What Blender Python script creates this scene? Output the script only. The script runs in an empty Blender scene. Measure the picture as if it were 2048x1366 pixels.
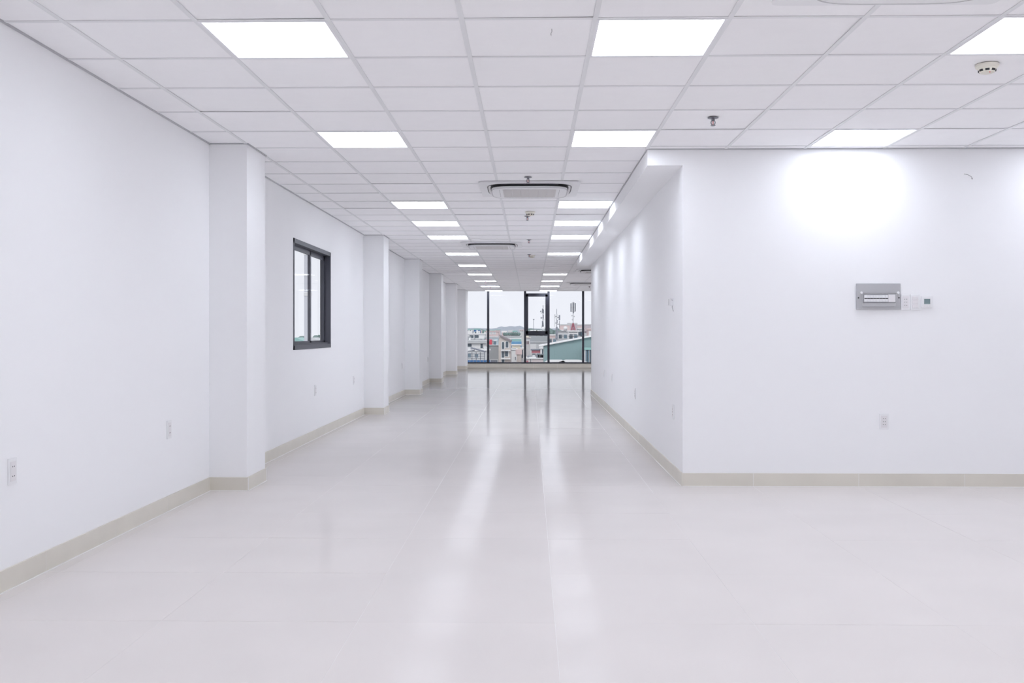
import bpy, bmesh, math, random
from mathutils import Vector, Matrix

random.seed(7)
scene = bpy.context.scene
COL = scene.collection
R = math.radians

# ------------------------------------------------------------------ camera, sky, sun, exposure
CAM_Z = 1.17
F_PX, CX, CY = 1942.4, 1024.0, 669.17
YAW, PITCH = 0.0188, -0.0015
cam_data = bpy.data.cameras.new('camera')
cam_data.sensor_width = 36.0
cam_data.lens = F_PX / 2048 * 36.0
cam_data.shift_y = -(683.0 - CY) / 2048
cam_data.clip_start = 0.05
cam_data.clip_end = 6000
cam = bpy.data.objects.new('camera', cam_data)
cam.location = (0, 0, CAM_Z)
cam.rotation_euler = (math.pi / 2 + PITCH, 0, YAW)
COL.objects.link(cam)
scene.camera = cam

world = bpy.data.worlds.new('overcast_sky')
scene.world = world
world.use_nodes = True
wn = world.node_tree
wn.nodes.clear()
w_out = wn.nodes.new('ShaderNodeOutputWorld')
w_bg = wn.nodes.new('ShaderNodeBackground')
w_bg.inputs['Color'].default_value = (0.90, 0.93, 1.0, 1)
w_bg.inputs['Strength'].default_value = 1.0
wn.links.new(w_bg.outputs[0], w_out.inputs[0])

sun_data = bpy.data.lights.new('hazy_sun', 'SUN')
sun_data.energy = 1.15
sun_data.angle = R(25)
sun_data.color = (1.0, 0.97, 0.93)
sun = bpy.data.objects.new('hazy_sun', sun_data)
sun.rotation_euler = (R(48), 0, R(-14))      # shines away from the room: +Y and down
sun.location = (0, -20, 40)
COL.objects.link(sun)

scene.view_settings.view_transform = 'Standard'
scene.view_settings.look = 'None'
scene.view_settings.gamma = 1.0
scene.view_settings.use_curve_mapping = False
scene.view_settings.exposure = 0.0
scene.cycles.max_bounces = 11
scene.cycles.diffuse_bounces = 9
scene.cycles.glossy_bounces = 2
scene.cycles.transparent_max_bounces = 16
scene.cycles.use_adaptive_sampling = True
scene.cycles.adaptive_threshold = 0.15
scene.cycles.adaptive_min_samples = 16
scene.cycles.light_sampling_threshold = 0.03
scene.cycles.use_light_tree = False
scene.cycles.caustics_reflective = False
scene.cycles.caustics_refractive = False
scene.cycles.sample_clamp_indirect = 6.0
LED = 7.8                                    # radiance of the ceiling panels


# ------------------------------------------------------------------ helpers
def px(u, v, y):
    """point on the plane Y = y seen at photo pixel (u, v); used to measure the place"""
    a, b = (u - CX) / F_PX, (CY - v) / F_PX
    c, s = math.cos(PITCH), math.sin(PITCH)
    d = Vector((a, c - b * s, s + b * c))
    c, s = math.cos(YAW), math.sin(YAW)
    d = Vector((d.x * c - d.y * s, d.x * s + d.y * c, d.z))
    return Vector((0, 0, CAM_Z)) + d * (y / d.y)


MATS = {}


def mat(name, col, rough=0.6, metallic=0.0, noise=0.0, nscale=20.0, bump=0.0, bscale=200.0, ior=1.45, spec=0.5, emit=None, objvar=0.0):
    if name in MATS:
        return MATS[name]
    m = bpy.data.materials.new(name)
    m.use_nodes = True
    nt = m.node_tree
    p = nt.nodes['Principled BSDF']
    p.inputs['Base Color'].default_value = (*col, 1)
    p.inputs['Roughness'].default_value = rough
    p.inputs['Metallic'].default_value = metallic
    p.inputs['IOR'].default_value = ior
    p.inputs['Specular IOR Level'].default_value = spec
    tc = nt.nodes.new('ShaderNodeTexCoord')
    if noise > 0 or objvar > 0:
        n = nt.nodes.new('ShaderNodeTexNoise')
        n.inputs['Scale'].default_value = nscale
        n.inputs['Detail'].default_value = 2
        geo = nt.nodes.new('ShaderNodeNewGeometry')
        nt.links.new(geo.outputs['Position'], n.inputs['Vector'])
        mr = nt.nodes.new('ShaderNodeMapRange')
        mr.inputs['From Min'].default_value = 0.3
        mr.inputs['From Max'].default_value = 0.7
        mr.inputs['To Min'].default_value = 1 - noise
        mr.inputs['To Max'].default_value = 1 + noise
        nt.links.new(n.outputs['Fac'], mr.inputs['Value'])
        val = mr.outputs[0]
        if objvar > 0:
            oi = nt.nodes.new('ShaderNodeObjectInfo')
            m2 = nt.nodes.new('ShaderNodeMapRange')
            m2.inputs['To Min'].default_value = 1 - objvar
            m2.inputs['To Max'].default_value = 1 + objvar
            nt.links.new(oi.outputs['Random'], m2.inputs['Value'])
            mu = nt.nodes.new('ShaderNodeMath')
            mu.operation = 'MULTIPLY'
            nt.links.new(val, mu.inputs[0])
            nt.links.new(m2.outputs[0], mu.inputs[1])
            val = mu.outputs[0]
        hs = nt.nodes.new('ShaderNodeHueSaturation')
        hs.inputs['Color'].default_value = (*col, 1)
        nt.links.new(val, hs.inputs['Value'])
        nt.links.new(hs.outputs[0], p.inputs['Base Color'])
    if bump > 0:
        n = nt.nodes.new('ShaderNodeTexNoise')
        n.inputs['Scale'].default_value = bscale
        n.inputs['Detail'].default_value = 3
        nt.links.new(tc.outputs['Object'], n.inputs['Vector'])
        b = nt.nodes.new('ShaderNodeBump')
        b.inputs['Strength'].default_value = bump
        b.inputs['Distance'].default_value = 0.01
        nt.links.new(n.outputs['Fac'], b.inputs['Height'])
        nt.links.new(b.outputs[0], p.inputs['Normal'])
    if emit:
        p.inputs['Emission Color'].default_value = (*emit[0], 1)
        p.inputs['Emission Strength'].default_value = emit[1]
    MATS[name] = m
    return m


M = {}
M['wall'] = mat('white_wall_paint', (0.915, 0.915, 0.925), 0.7, spec=0.0)
M['tile_ceiling'] = mat('ceiling_tile_white', (0.955, 0.95, 0.96), 0.8, noise=0.01, nscale=8, spec=0.0, objvar=0.012)
M['tee'] = mat('ceiling_grid_grey', (0.80, 0.805, 0.815), 0.5)
M['angle'] = mat('wall_angle_shade_grey', (0.50, 0.50, 0.52), 0.5)
M['plenum'] = mat('plenum_dark', (0.12, 0.12, 0.12), 0.9)
M['floor'] = mat('polished_porcelain', (0.755, 0.715, 0.695), 0.17, noise=0.02, nscale=1.6, ior=1.5, objvar=0.008)
M['grout'] = mat('white_grout', (0.88, 0.87, 0.86), 0.7)
M['base'] = mat('beige_baseboard_tile', (0.715, 0.68, 0.605), 0.35, noise=0.03, nscale=4, objvar=0.015)
M['dark_alu'] = mat('charcoal_aluminium', (0.040, 0.042, 0.058), 0.4, spec=0.5)
M['grey_alu'] = mat('slate_aluminium', (0.070, 0.073, 0.095), 0.42, spec=0.5)
M['black'] = mat('black_plastic', (0.02, 0.02, 0.022), 0.5)
M['plastic'] = mat('white_plastic', (0.85, 0.85, 0.86), 0.35)
M['plastic2'] = mat('off_white_plastic', (0.80, 0.78, 0.79), 0.4)
M['cream'] = mat('cream_plastic', (0.80, 0.77, 0.68), 0.4)
M['grille'] = mat('cassette_grille', (0.70, 0.68, 0.67), 0.5)
M['steel'] = mat('chromed_brass', (0.24, 0.24, 0.27), 0.3, metallic=0.9)
M['red'] = mat('red_bulb', (0.6, 0.05, 0.04), 0.2)
M['panel'] = mat('grey_enclosure', (0.47, 0.47, 0.485), 0.45)
M['panel2'] = mat('grey_enclosure_cover', (0.53, 0.53, 0.54), 0.4)
M['panel3'] = mat('grey_enclosure_edge', (0.34, 0.34, 0.36), 0.45)
M['lcd'] = mat('lcd_green_grey', (0.20, 0.27, 0.28), 0.25)
M['wire'] = mat('grey_wire', (0.25, 0.24, 0.25), 0.5)
M['led'] = mat('led_diffuser', (0.9, 0.9, 0.9), 0.6, emit=((0.825, 0.88, 0.98), LED))
M['led_frame'] = mat('led_frame_white', (0.82, 0.82, 0.84), 0.4)


def gloss_coat(m, power, scale, rough):
    # polished glaze: a clear reflection at grazing angles over the diffuse body
    nt = m.node_tree
    p = nt.nodes['Principled BSDF']
    p.inputs['Specular IOR Level'].default_value = 0.0
    out = nt.nodes['Material Output']
    lw = nt.nodes.new('ShaderNodeLayerWeight')
    lw.inputs[0].default_value = 0.5
    pw = nt.nodes.new('ShaderNodeMath')
    pw.operation = 'POWER'
    pw.inputs[1].default_value = power
    nt.links.new(lw.outputs['Facing'], pw.inputs[0])
    ml = nt.nodes.new('ShaderNodeMath')
    ml.operation = 'MULTIPLY_ADD'
    ml.inputs[1].default_value = scale
    ml.inputs[2].default_value = 0.015
    nt.links.new(pw.outputs[0], ml.inputs[0])
    g = nt.nodes.new('ShaderNodeBsdfGlossy')
    g.inputs['Roughness'].default_value = rough
    x = nt.nodes.new('ShaderNodeMixShader')
    nt.links.new(ml.outputs[0], x.inputs[0])
    nt.links.new(p.outputs[0], x.inputs[1])
    nt.links.new(g.outputs[0], x.inputs[2])
    nt.links.new(x.outputs[0], out.inputs['Surface'])


gloss_coat(M['floor'], 12.5, 1.5, 0.11)


def glass_mat():
    m = bpy.data.materials.new('window_glass')
    m.use_nodes = True
    nt = m.node_tree
    nt.nodes.clear()
    o = nt.nodes.new('ShaderNodeOutputMaterial')
    t = nt.nodes.new('ShaderNodeBsdfTransparent')
    t.inputs[0].default_value = (0.985, 0.982, 0.985, 1)
    g = nt.nodes.new('ShaderNodeBsdfGlossy')
    g.inputs['Roughness'].default_value = 0.02
    lw = nt.nodes.new('ShaderNodeLayerWeight')
    lw.inputs[0].default_value = 0.5
    pw = nt.nodes.new('ShaderNodeMath')
    pw.operation = 'POWER'
    pw.inputs[1].default_value = 6.0
    nt.links.new(lw.outputs['Facing'], pw.inputs[0])
    f = nt.nodes.new('ShaderNodeMath')
    f.operation = 'MULTIPLY_ADD'
    f.inputs[1].default_value = 0.12
    f.inputs[2].default_value = 0.012
    nt.links.new(pw.outputs[0], f.inputs[0])
    x = nt.nodes.new('ShaderNodeMixShader')
    nt.links.new(f.outputs[0], x.inputs[0])
    nt.links.new(t.outputs[0], x.inputs[1])
    nt.links.new(g.outputs[0], x.inputs[2])
    nt.links.new(x.outputs[0], o.inputs[0])
    return m


M['glass'] = glass_mat()


class MB:
    def __init__(s):
        s.v, s.f = [], []

    def add(s, vs, fs):
        o = len(s.v)
        s.v += [tuple(v) for v in vs]
        s.f += [tuple(i + o for i in f) for f in fs]
        return s

    def box(s, x0, x1, y0, y1, z0, z1):
        return s.add([(x0, y0, z0), (x1, y0, z0), (x1, y1, z0), (x0, y1, z0), (x0, y0, z1), (x1, y0, z1), (x1, y1, z1), (x0, y1, z1)],
                     [(0, 3, 2, 1), (4, 5, 6, 7), (0, 1, 5, 4), (1, 2, 6, 5), (2, 3, 7, 6), (3, 0, 4, 7)])

    def prism(s, poly, h0, h1, axis='z'):
        """poly: 2-D outline; axis z: (x,y), axis y: (x,z), axis x: (y,z)"""
        n = len(poly)

        def P(p, h):
            return {'z': (p[0], p[1], h), 'y': (p[0], h, p[1]), 'x': (h, p[0], p[1])}[axis]
        vs = [P(p, h0) for p in poly] + [P(p, h1) for p in poly]
        fs = [tuple(range(n))[::-1], tuple(range(n, 2 * n))] + [(i, (i + 1) % n, n + (i + 1) % n, n + i) for i in range(n)]
        return s.add(vs, fs)

    def lathe(s, prof, n=20, c=(0, 0, 0)):
        """prof: list of (r, z), closed at both ends"""
        vs = []
        for r, z in prof:
            for k in range(n):
                a = 2 * math.pi * k / n
                vs.append((c[0] + r * math.cos(a), c[1] + r * math.sin(a), c[2] + z))
        fs = []
        for j in range(len(prof) - 1):
            for k in range(n):
                fs.append((j * n + k, j * n + (k + 1) % n, (j + 1) * n + (k + 1) % n, (j + 1) * n + k))
        fs.append(tuple(range(n))[::-1])
        fs.append(tuple((len(prof) - 1) * n + k for k in range(n)))
        return s.add(vs, fs)

    def tube(s, a, b, r0, r1=None, n=8):
        a, b = Vector(a), Vector(b)
        r1 = r0 if r1 is None else r1
        d = (b - a).normalized()
        u = d.orthogonal().normalized()
        w = d.cross(u)
        vs = []
        for p, r in ((a, r0), (b, r1)):
            for k in range(n):
                t = 2 * math.pi * k / n
                vs.append(p + u * (r * math.cos(t)) + w * (r * math.sin(t)))
        fs = [(k, (k + 1) % n, n + (k + 1) % n, n + k) for k in range(n)] + [tuple(range(n))[::-1], tuple(range(n, 2 * n))]
        return s.add(vs, fs)

    def path(s, pts, r, n=6):
        for a, b in zip(pts[:-1], pts[1:]):
            s.tube(a, b, r, n=n)
        return s

    def mesh(s, name, material, bevel=0.0, smooth=False):
        me = bpy.data.meshes.new(name)
        me.from_pydata(s.v, [], s.f)
        bm = bmesh.new()
        bm.from_mesh(me)
        bmesh.ops.recalc_face_normals(bm, faces=bm.faces)
        if bevel > 0:
            bmesh.ops.bevel(bm, geom=[e for e in bm.edges if e.calc_face_angle(0) > 0.6], offset=bevel, segments=2, affect='EDGES', profile=0.5)
        if smooth:
            for f in bm.faces:
                f.smooth = True
        bm.to_mesh(me)
        bm.free()
        if smooth:
            me.set_sharp_from_angle(angle=R(40))
        if material:
            me.materials.append(material)
        return me

    def build(s, name, material, parent=None, bevel=0.0, smooth=False, kind=None, loc=None):
        return link(name, s.mesh(name, material, bevel, smooth), parent, kind, loc)


def link(name, me, parent=None, kind=None, loc=None):
    o = bpy.data.objects.new(name, me)
    COL.objects.link(o)
    if parent:
        o.parent = parent
    if kind:
        o['kind'] = kind
    if loc is not None:
        o.location = loc
    return o


def tag(o, label, cat, group=None):
    o['label'] = label
    o['category'] = cat
    if group:
        o['group'] = group
    return o


def thing(name, label, cat, loc=(0, 0, 0), rz=0.0, group=None):
    o = bpy.data.objects.new(name, None)
    o.empty_display_size = 0.1
    COL.objects.link(o)
    o.location = loc
    o.rotation_euler = (0, 0, rz)
    return tag(o, label, cat, group)


def struct(name, mb, material, label=None, **k):
    o = mb.build(name, material, kind='structure', **k)
    if label:
        o['label'] = label
    return o


def copy_tree(o, parent=None):
    c = o.copy()
    COL.objects.link(c)
    if parent:
        c.parent = parent
    for ch in list(o.children):
        copy_tree(ch, c)
    return c


# ------------------------------------------------------------------ dimensions of the place
XL = -2.385            # left wall
XC = 1.166             # corridor face of the service core
XB = 0.897             # inner edge of the ceiling beam
XE = 5.6               # far right wall
Y0, YC, YD, YW = -5.0, 7.45, 18.6, 32.6     # rear wall, core front, core rear, window wall
ZC = 2.575             # underside of the ceiling grid
GX, GY, GS = -0.308, 4.35, 0.6              # ceiling module
FX, FY, FS = 0.10, 3.92, 0.80               # floor module
XP = -2.102
PILLARS = [(7.17, 7.66), (13.88, 14.38), (18.38, 18.88), (22.9, 23.4), (27.45, 27.95), (31.5, YW)]
WIN = (9.73, 11.55, 1.0, 2.13)              # side window: y0, y1, z0, z1
WT = 0.125

# ------------------------------------------------------------------ walls
wl = MB()
wl.box(XL - WT, XL, Y0, WIN[0], 0, 2.9).box(XL - WT, XL, WIN[1], YW + 0.2, 0, 2.9)
wl.box(XL - WT, XL, WIN[0], WIN[1], 0, WIN[2]).box(XL - WT, XL, WIN[0], WIN[1], WIN[3], 2.9)
wall_left = struct('wall_left', wl, M['wall'], 'long white left wall with pillars and one sliding window')
for a, b in PILLARS:
    MB().box(XL - 0.01, XP, a, b, 0, 2.9).build('pillar', M['wall'], wall_left)

wall_right = struct('wall_right', MB().box(XC, XE + 0.2, YC, YD, 0, 2.9), M['wall'], 'white painted core wall at right facing the camera and the corridor')
MB().box(XB, XC, YC, YD, ZC - 0.122, 2.9).build('ceiling_beam', M['wall'], wall_right)
wrear = MB().box(XL - WT, XE + 0.2, Y0 - 0.2, Y0, 0, 0.15).box(XL - WT, XE + 0.2, Y0 - 0.2, Y0, 2.55, 2.9)
struct('wall_rear', wrear, M['wall'])
w3 = struct('added_window_3', MB().box(XL, XE, Y0 - 0.11, Y0 - 0.01, 0.15, 0.19), M['dark_alu'], 'added unseen dark framed window wall behind the camera for fill daylight')  # invented rear glazing, added to let in soft fill light
for k in range(8):
    x = XL + (XE - XL) * k / 7
    MB().box(x - 0.036, x + 0.036, Y0 - 0.12, Y0, 0.19, 2.55).build('mullion', M['dark_alu'], w3)
for k in range(7):
    x = XL + (XE - XL) * k / 7
    MB().box(x + 0.036, x + (XE - XL) / 7 - 0.036, Y0 - 0.07, Y0 - 0.062, 0.19, 2.55).build('pane', M['glass'], w3)
we = MB()
we.box(XE, XE + 0.2, Y0, YC, 0, 2.9)
struct('wall_side', we, M['wall'])
struct('wall_side_far', MB().box(XE, XE + 0.2, YD, YW + 0.2, 0, 2.9), M['wall'])


def xmax(y):
    return XB if YC < y < YD else XE


# ------------------------------------------------------------------ ceiling: slab, grid and lay-in tiles
ceiling = struct('ceiling', MB().box(XL - WT, XE + 0.2, Y0 - 0.2, YW + 0.2, 2.88, 3.0), M['plenum'], 'white suspended ceiling of square lay-in tiles in a grey grid')
LIGHTS_L = [0, 4, 10, 13, 16, 21, 26, 31, 36, 41, 46]
LIGHTS_M = [0, 4, 10, 13, 16, 21, 31, 36, 41, 46]
lit = {(-2, j) for j in LIGHTS_L} | {(1, j) for j in LIGHTS_M} | {(4, 0), (4, 4), (7, 0), (7, 4)}
HID = [(i, j) for i in (-2, 1, 4, 7) for j in (-4, -8, -12)] + [(4, 31), (4, 38), (4, 45), (7, 31), (7, 38), (7, 45)]
lit |= set(HID)
T0, T1 = ZC + 0.004, ZC + 0.018
tile_me = MB().box(-0.2975, 0.2975, -0.2975, 0.2975, 0, 0.014).mesh('ceiling_tile', M['tile_ceiling'], bevel=0.002)
rest = MB()
n_tiles = 0
imax = int((XE - GX) / GS) + 1
for j in range(-16, 48):
    ya, yb = GY + GS * j, GY + GS * (j + 1)
    for i in range(-4, imax + 1):
        xa, xb = GX + GS * i, GX + GS * (i + 1)
        if (i, j) in lit:
            continue
        for (p, q) in ((max(ya, Y0), min(yb, YC)), (max(ya, YC), min(yb, YD)), (max(ya, YD), min(yb, YW))):
            if q - p < 0.02:
                continue
            a, b = max(xa, XL), min(xb, xmax((p + q) / 2))
            if b - a < 0.02:
                continue
            spans = [(p, q)]
            if i == -4:
                for (u, w) in PILLARS:
                    spans = [t for (s, e) in spans for t in ((s, min(e, u)), (max(s, w), e)) if t[1] - t[0] > 0.03]
            for (s, e) in spans:
                full = abs(b - a - GS) < 1e-4 and abs(e - s - GS) < 1e-4
                seen = (-1 <= j <= 27) and (i <= 1 or (j <= 5 and i <= 8)) 
                if seen:
                    if full:
                        o = link('ceiling_tile', tile_me, ceiling, loc=((a + b) / 2, (s + e) / 2, T0))
                        if random.random() < 0.16:      # a few tiles sit a little askew on the grid
                            o.rotation_euler = (random.uniform(-.006, .006), random.uniform(-.004, .004), random.uniform(-.003, .003))
                            o.location.z += 0.0015
                    else:
                        MB().box(a + 0.002, b - 0.002, s + 0.002, e - 0.002, T0, T1).build('ceiling_tile', M['tile_ceiling'], ceiling)
                    n_tiles += 1
                else:
                    rest.box(a + 0.002, b - 0.002, s + 0.002, e - 0.002, T0, T1)
rest.build('far_ceiling_tiles', M['tile_ceiling'], ceiling, kind='stuff')


def tee(mb, a, b, c, along):
    h = 0.012
    if along == 'y':
        mb.box(c - h, c + h, a, b, ZC, ZC + 0.003).box(c - 0.001, c + 0.001, a, b, ZC + 0.003, ZC + 0.03)
    else:
        mb.box(a, b, c - h, c + h, ZC + 0.0006, ZC + 0.0034).box(a, b, c - 0.001, c + 0.001, ZC + 0.003, ZC + 0.03)


for i in range(-3, imax + 1):
    x = GX + GS * i
    if x > XE:
        continue
    mb = MB()
    if x < XB - 0.02:
        tee(mb, Y0, YW, x, 'y')
        mb.build('main_runner', M['tee'], ceiling)
    else:
        tee(mb, Y0, YC, x, 'y')
        mb.build('main_runner', M['tee'], ceiling)
        mb = MB()
        tee(mb, YD, YW, x, 'y')
        mb.build('main_runner', M['tee'], ceiling)
for j in range(-15, 48):
    y = GY + GS * j
    mb = MB()
    tee(mb, XL, xmax(y), y, 'x')
    mb.build('cross_tee', M['tee'], ceiling)

# wall angles round the ceiling (thin metal, grey darkened to imitate the gap's shade)
ta = MB()
ys = Y0
for (a, b) in PILLARS:
    ta.box(XL, XL + 0.012, ys, a, ZC - 0.004, ZC + 0.02)
    ta.box(XL, XP + 0.012, a - 0.012, a, ZC - 0.004, ZC + 0.02)
    ta.box(XP, XP + 0.012, a, b, ZC - 0.004, ZC + 0.02)
    if b < YW - 0.1:
        ta.box(XL, XP + 0.012, b, b + 0.012, ZC - 0.004, ZC + 0.02)
    ys = b + 0.012
struct('trim_1', ta, M['angle'], 'thin metal edge between left wall and ceiling, grey darkened as gap shade')
ta = MB()
ta.box(XB, XE, YC - 0.012, YC, ZC - 0.004, ZC + 0.02).box(XB - 0.006, XB, YC - 0.012, YD, ZC - 0.003, ZC + 0.02)
struct('trim_2', ta, M['angle'], 'thin metal edge between core wall and ceiling, grey darkened as gap shade')

# ------------------------------------------------------------------ floor: grout bed and polished tiles
floor = struct('floor', MB().box(XL - WT, XE + 0.2, Y0 - 0.2, YW + 0.2, -0.2, -0.0006), M['grout'], 'glossy pale beige floor of large polished tiles with thin joints')
ftile = MB().box(-0.3993, 0.3993, -0.3993, 0.3993, -0.012, 0).mesh('floor_tile', M['floor'])
frest = MB()
n_floor = 0
for r in range(-12, 37):
    ya, yb = FY + FS * r, FY + FS * (r + 1)
    for c in range(-4, 8):
        xa, xb = FX + FS * c, FX + FS * (c + 1)
        for (p, q, xm) in ((max(ya, Y0), min(yb, YC), XE), (max(ya, YC), min(yb, YD), XC), (max(ya, YD), min(yb, YW), XE)):
            a, b = max(xa, XL), min(xb, xm)
            if q - p < 0.03 or b - a < 0.03:
                continue
            seen = r >= -2 and r <= 33 and xb < 4.2 and not (ya > YD and xa > 2.4)
            if seen:
                if abs(b - a - FS) < 1e-4 and abs(q - p - FS) < 1e-4:
                    o = link('floor_tile', ftile, floor, loc=((a + b) / 2, (p + q) / 2, 0))
                    o.rotation_euler = (random.gauss(0, .0005), random.gauss(0, .0003), 0)
                else:
                    MB().box(a + 0.001, b - 0.001, p + 0.001, q - 0.001, -0.012, 0).build('floor_tile', M['floor'], floor)
                n_floor += 1
            else:
                frest.box(a + 0.001, b - 0.001, p + 0.001, q - 0.001, -0.012, 0)
frest.build('outer_floor_tiles', M['floor'], floor, kind='stuff')

# ------------------------------------------------------------------ baseboards: grout strip with tile pieces
BH, BT = 0.10, 0.011


def base_run(parent, axis, c, a, b, sgn, joints):
    """run along axis from a to b at wall plane c; sgn = direction into the room"""
    g0, g1 = sorted((c, c + sgn * (BT - 0.003)))
    t0, t1 = sorted((c, c + sgn * BT))
    cuts = [a] + [j for j in joints if a + 0.03 < j < b - 0.03] + [b]
    for s, e in zip(cuts[:-1], cuts[1:]):
        s2, e2 = s + 0.0014, e - 0.0014
        if axis == 'y':
            MB().box(t0, t1, s2, e2, 0.0036, BH).build('baseboard_tile', M['base'], parent)
        else:
            MB().box(s2, e2, t0, t1, 0.0036, BH).build('baseboard_tile', M['base'], parent)


def grout_run(mb, axis, c, a, b, sgn):
    g0, g1 = sorted((c, c + sgn * (BT - 0.0006)))
    w0, w1 = sorted((c, c + sgn * (BT + 0.006)))
    if axis == 'y':
        mb.box(g0, g1, a, b, 0, BH - 0.002).box(w0, w1, a, b, -0.001, 0.0034)
    else:
        mb.box(a, b, g0, g1, 0, BH - 0.002).box(a, b, w0, w1, -0.001, 0.0034)


jy = [FY + FS * k for k in range(-12, 38)]
jx = [FX + FS * k for k in range(-4, 8)]
runs = []
ys = Y0
for (a, b) in PILLARS:
    runs.append(('y', XL, ys, a, 1))
    runs.append(('x', a, XL, XP + BT, -1))
    runs.append(('y', XP, a, b, 1))
    if b < YW - 0.1:
        runs.append(('x', b, XL, XP + BT, 1))
    ys = b
mb = MB()
for (ax, c, a, b, s) in runs:
    grout_run(mb, ax, c, a, b, s)
bl = struct('baseboard_left', mb, M['grout'], 'beige tile baseboard along the left wall and its pillars')
for (ax, c, a, b, s) in runs:
    base_run(bl, ax, c, a, b, s, jy if ax == 'y' else [])
mb = MB()
grout_run(mb, 'x', YC, XC, XE, -1)
grout_run(mb, 'y', XC, YC, YD, -1)
br = struct('baseboard_right', mb, M['grout'], 'beige tile baseboard round the white core wall')
base_run(br, 'x', YC, XC - BT, XE, -1, jx)
base_run(br, 'y', XC, YC - BT, YD, -1, jy)

# ------------------------------------------------------------------ window wall at the far end
w1 = struct('window_1', MB().box(XL, XE, YW, YW + 0.10, 0.150, 0.192), M['dark_alu'], 'tall dark framed window wall at the far end of the room')
MX = [-1.417, -0.175, 0.613, 1.773, 3.0, 4.2]
for x in MX:
    MB().box(x - 0.036, x + 0.036, YW, YW + 0.12, 0.19, 2.9).build('mullion', M['dark_alu'], w1)
MB().box(MX[1], MX[2], YW + 0.01, YW + 0.11, 1.085, 1.145).build('transom', M['dark_alu'], w1)
MB().box(MX[1], MX[2], YW + 0.01, YW + 0.11, 2.45, 2.505).build('transom', M['dark_alu'], w1)
sx0, sx1, sz0, sz1 = MX[1] + 0.03, MX[2] - 0.03, 1.14, 2.46
sash = MB()
sash.box(sx0, sx0 + 0.075, YW - 0.01, YW + 0.08, sz0, sz1).box(sx1 - 0.075, sx1, YW - 0.01, YW + 0.08, sz0, sz1)
sash.box(sx0, sx1, YW - 0.01, YW + 0.08, sz0, sz0 + 0.10).box(sx0, sx1, YW - 0.01, YW + 0.08, sz1 - 0.065, sz1)
so = sash.build('sash', M['dark_alu'], w1)
xm = (sx0 + sx1) / 2
MB().box(xm - 0.05, xm + 0.05, YW - 0.03, YW - 0.01, sz0 + 0.055, sz0 + 0.085).box(xm - 0.012, xm + 0.012, YW - 0.045, YW - 0.02, sz0 + 0.06, sz0 + 0.135).build('latch_handle', M['black'], so)
MB().box(sx0 + 0.07, sx1 - 0.07, YW + 0.03, YW + 0.036, sz0 + 0.09, sz1 - 0.07).build('pane', M['glass'], so)
xs = [XL] + MX + [XE]
for k, (a, b) in enumerate(zip(xs[:-1], xs[1:])):
    if k == 2:
        MB().box(a + 0.03, b - 0.03, YW + 0.05, YW + 0.058, 0.19, 1.09).build('pane', M['glass'], w1)
        MB().box(a + 0.03, b - 0.03, YW + 0.05, YW + 0.058, 2.50, 2.75).build('pane', M['glass'], w1)
    else:
        MB().box(a + 0.03, b - 0.03, YW + 0.05, YW + 0.058, 0.19, 2.75).build('pane', M['glass'], w1)
MB().box(XL, XE, YW - 0.004, YW + 0.12, ZC + 0.006, 2.9).build('head_panel', M['wall'], w1)
kerb = struct('trim_3', MB().box(XL, XE, YW - 0.05, YW + 0.2, 0, 0.135), M['grout'], 'low beige tiled kerb under the far window wall')
for a in [x * 0.8 + 0.1 for x in range(-4, 7)]:
    a0, a1 = max(a, XP), min(a + 0.8, XE)
    MB().box(a0 + 0.003, a1 - 0.003, YW - 0.062, YW - 0.05, 0.004, 0.132).build('kerb_tile', M['base'], kerb)
    MB().box(a0 + 0.003, a1 - 0.003, YW - 0.066, YW + 0.05, 0.135, 0.149).build('kerb_cap', M['base'], kerb)

# ------------------------------------------------------------------ side window, two sliding panels
y0, y1, z0, z1 = WIN
fr = MB()
fx0, fx1 = XL - 0.115, XL + 0.006
fr.box(fx0, fx1, y0, y1, z1 - 0.045, z1).box(fx0, fx1, y0, y1, z0, z0 + 0.045)
fr.box(fx0, fx1, y0, y0 + 0.035, z0, z1).box(fx0, fx1, y1 - 0.035, y1, z0, z1)
w2 = struct('window_2', fr, M['grey_alu'], 'dark grey framed sliding window with two panes in the left wall')
ymid = 10.70


def slider(a, b, xf):
    s = MB()
    x0, x1 = xf - 0.007, xf + 0.007
    s.box(x0, x1, a, a + 0.05, z0 + 0.04, z1 - 0.04).box(x0, x1, b - 0.05, b, z0 + 0.04, z1 - 0.04)
    s.box(x0, x1, a, b, z0 + 0.04, z0 + 0.085).box(x0, x1, a, b, z1 - 0.10, z1 - 0.04)
    o = s.build('sliding_sash', M['grey_alu'], w2)
    MB().box(xf - 0.003, xf + 0.003, a + 0.045, b - 0.045, z0 + 0.08, z1 - 0.09).build('pane', M['glass'], o)
    return o


s1 = slider(y0 + 0.03, ymid + 0.03, XL - 0.055)
s2 = slider(ymid, y1 - 0.03, XL - 0.071)
MB().box(XL - 0.032, XL - 0.026, y0 + 0.03, y1 - 0.03, z0 + 0.045, z0 + 0.062).build('track_rail', M['grey_alu'], w2)

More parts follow.
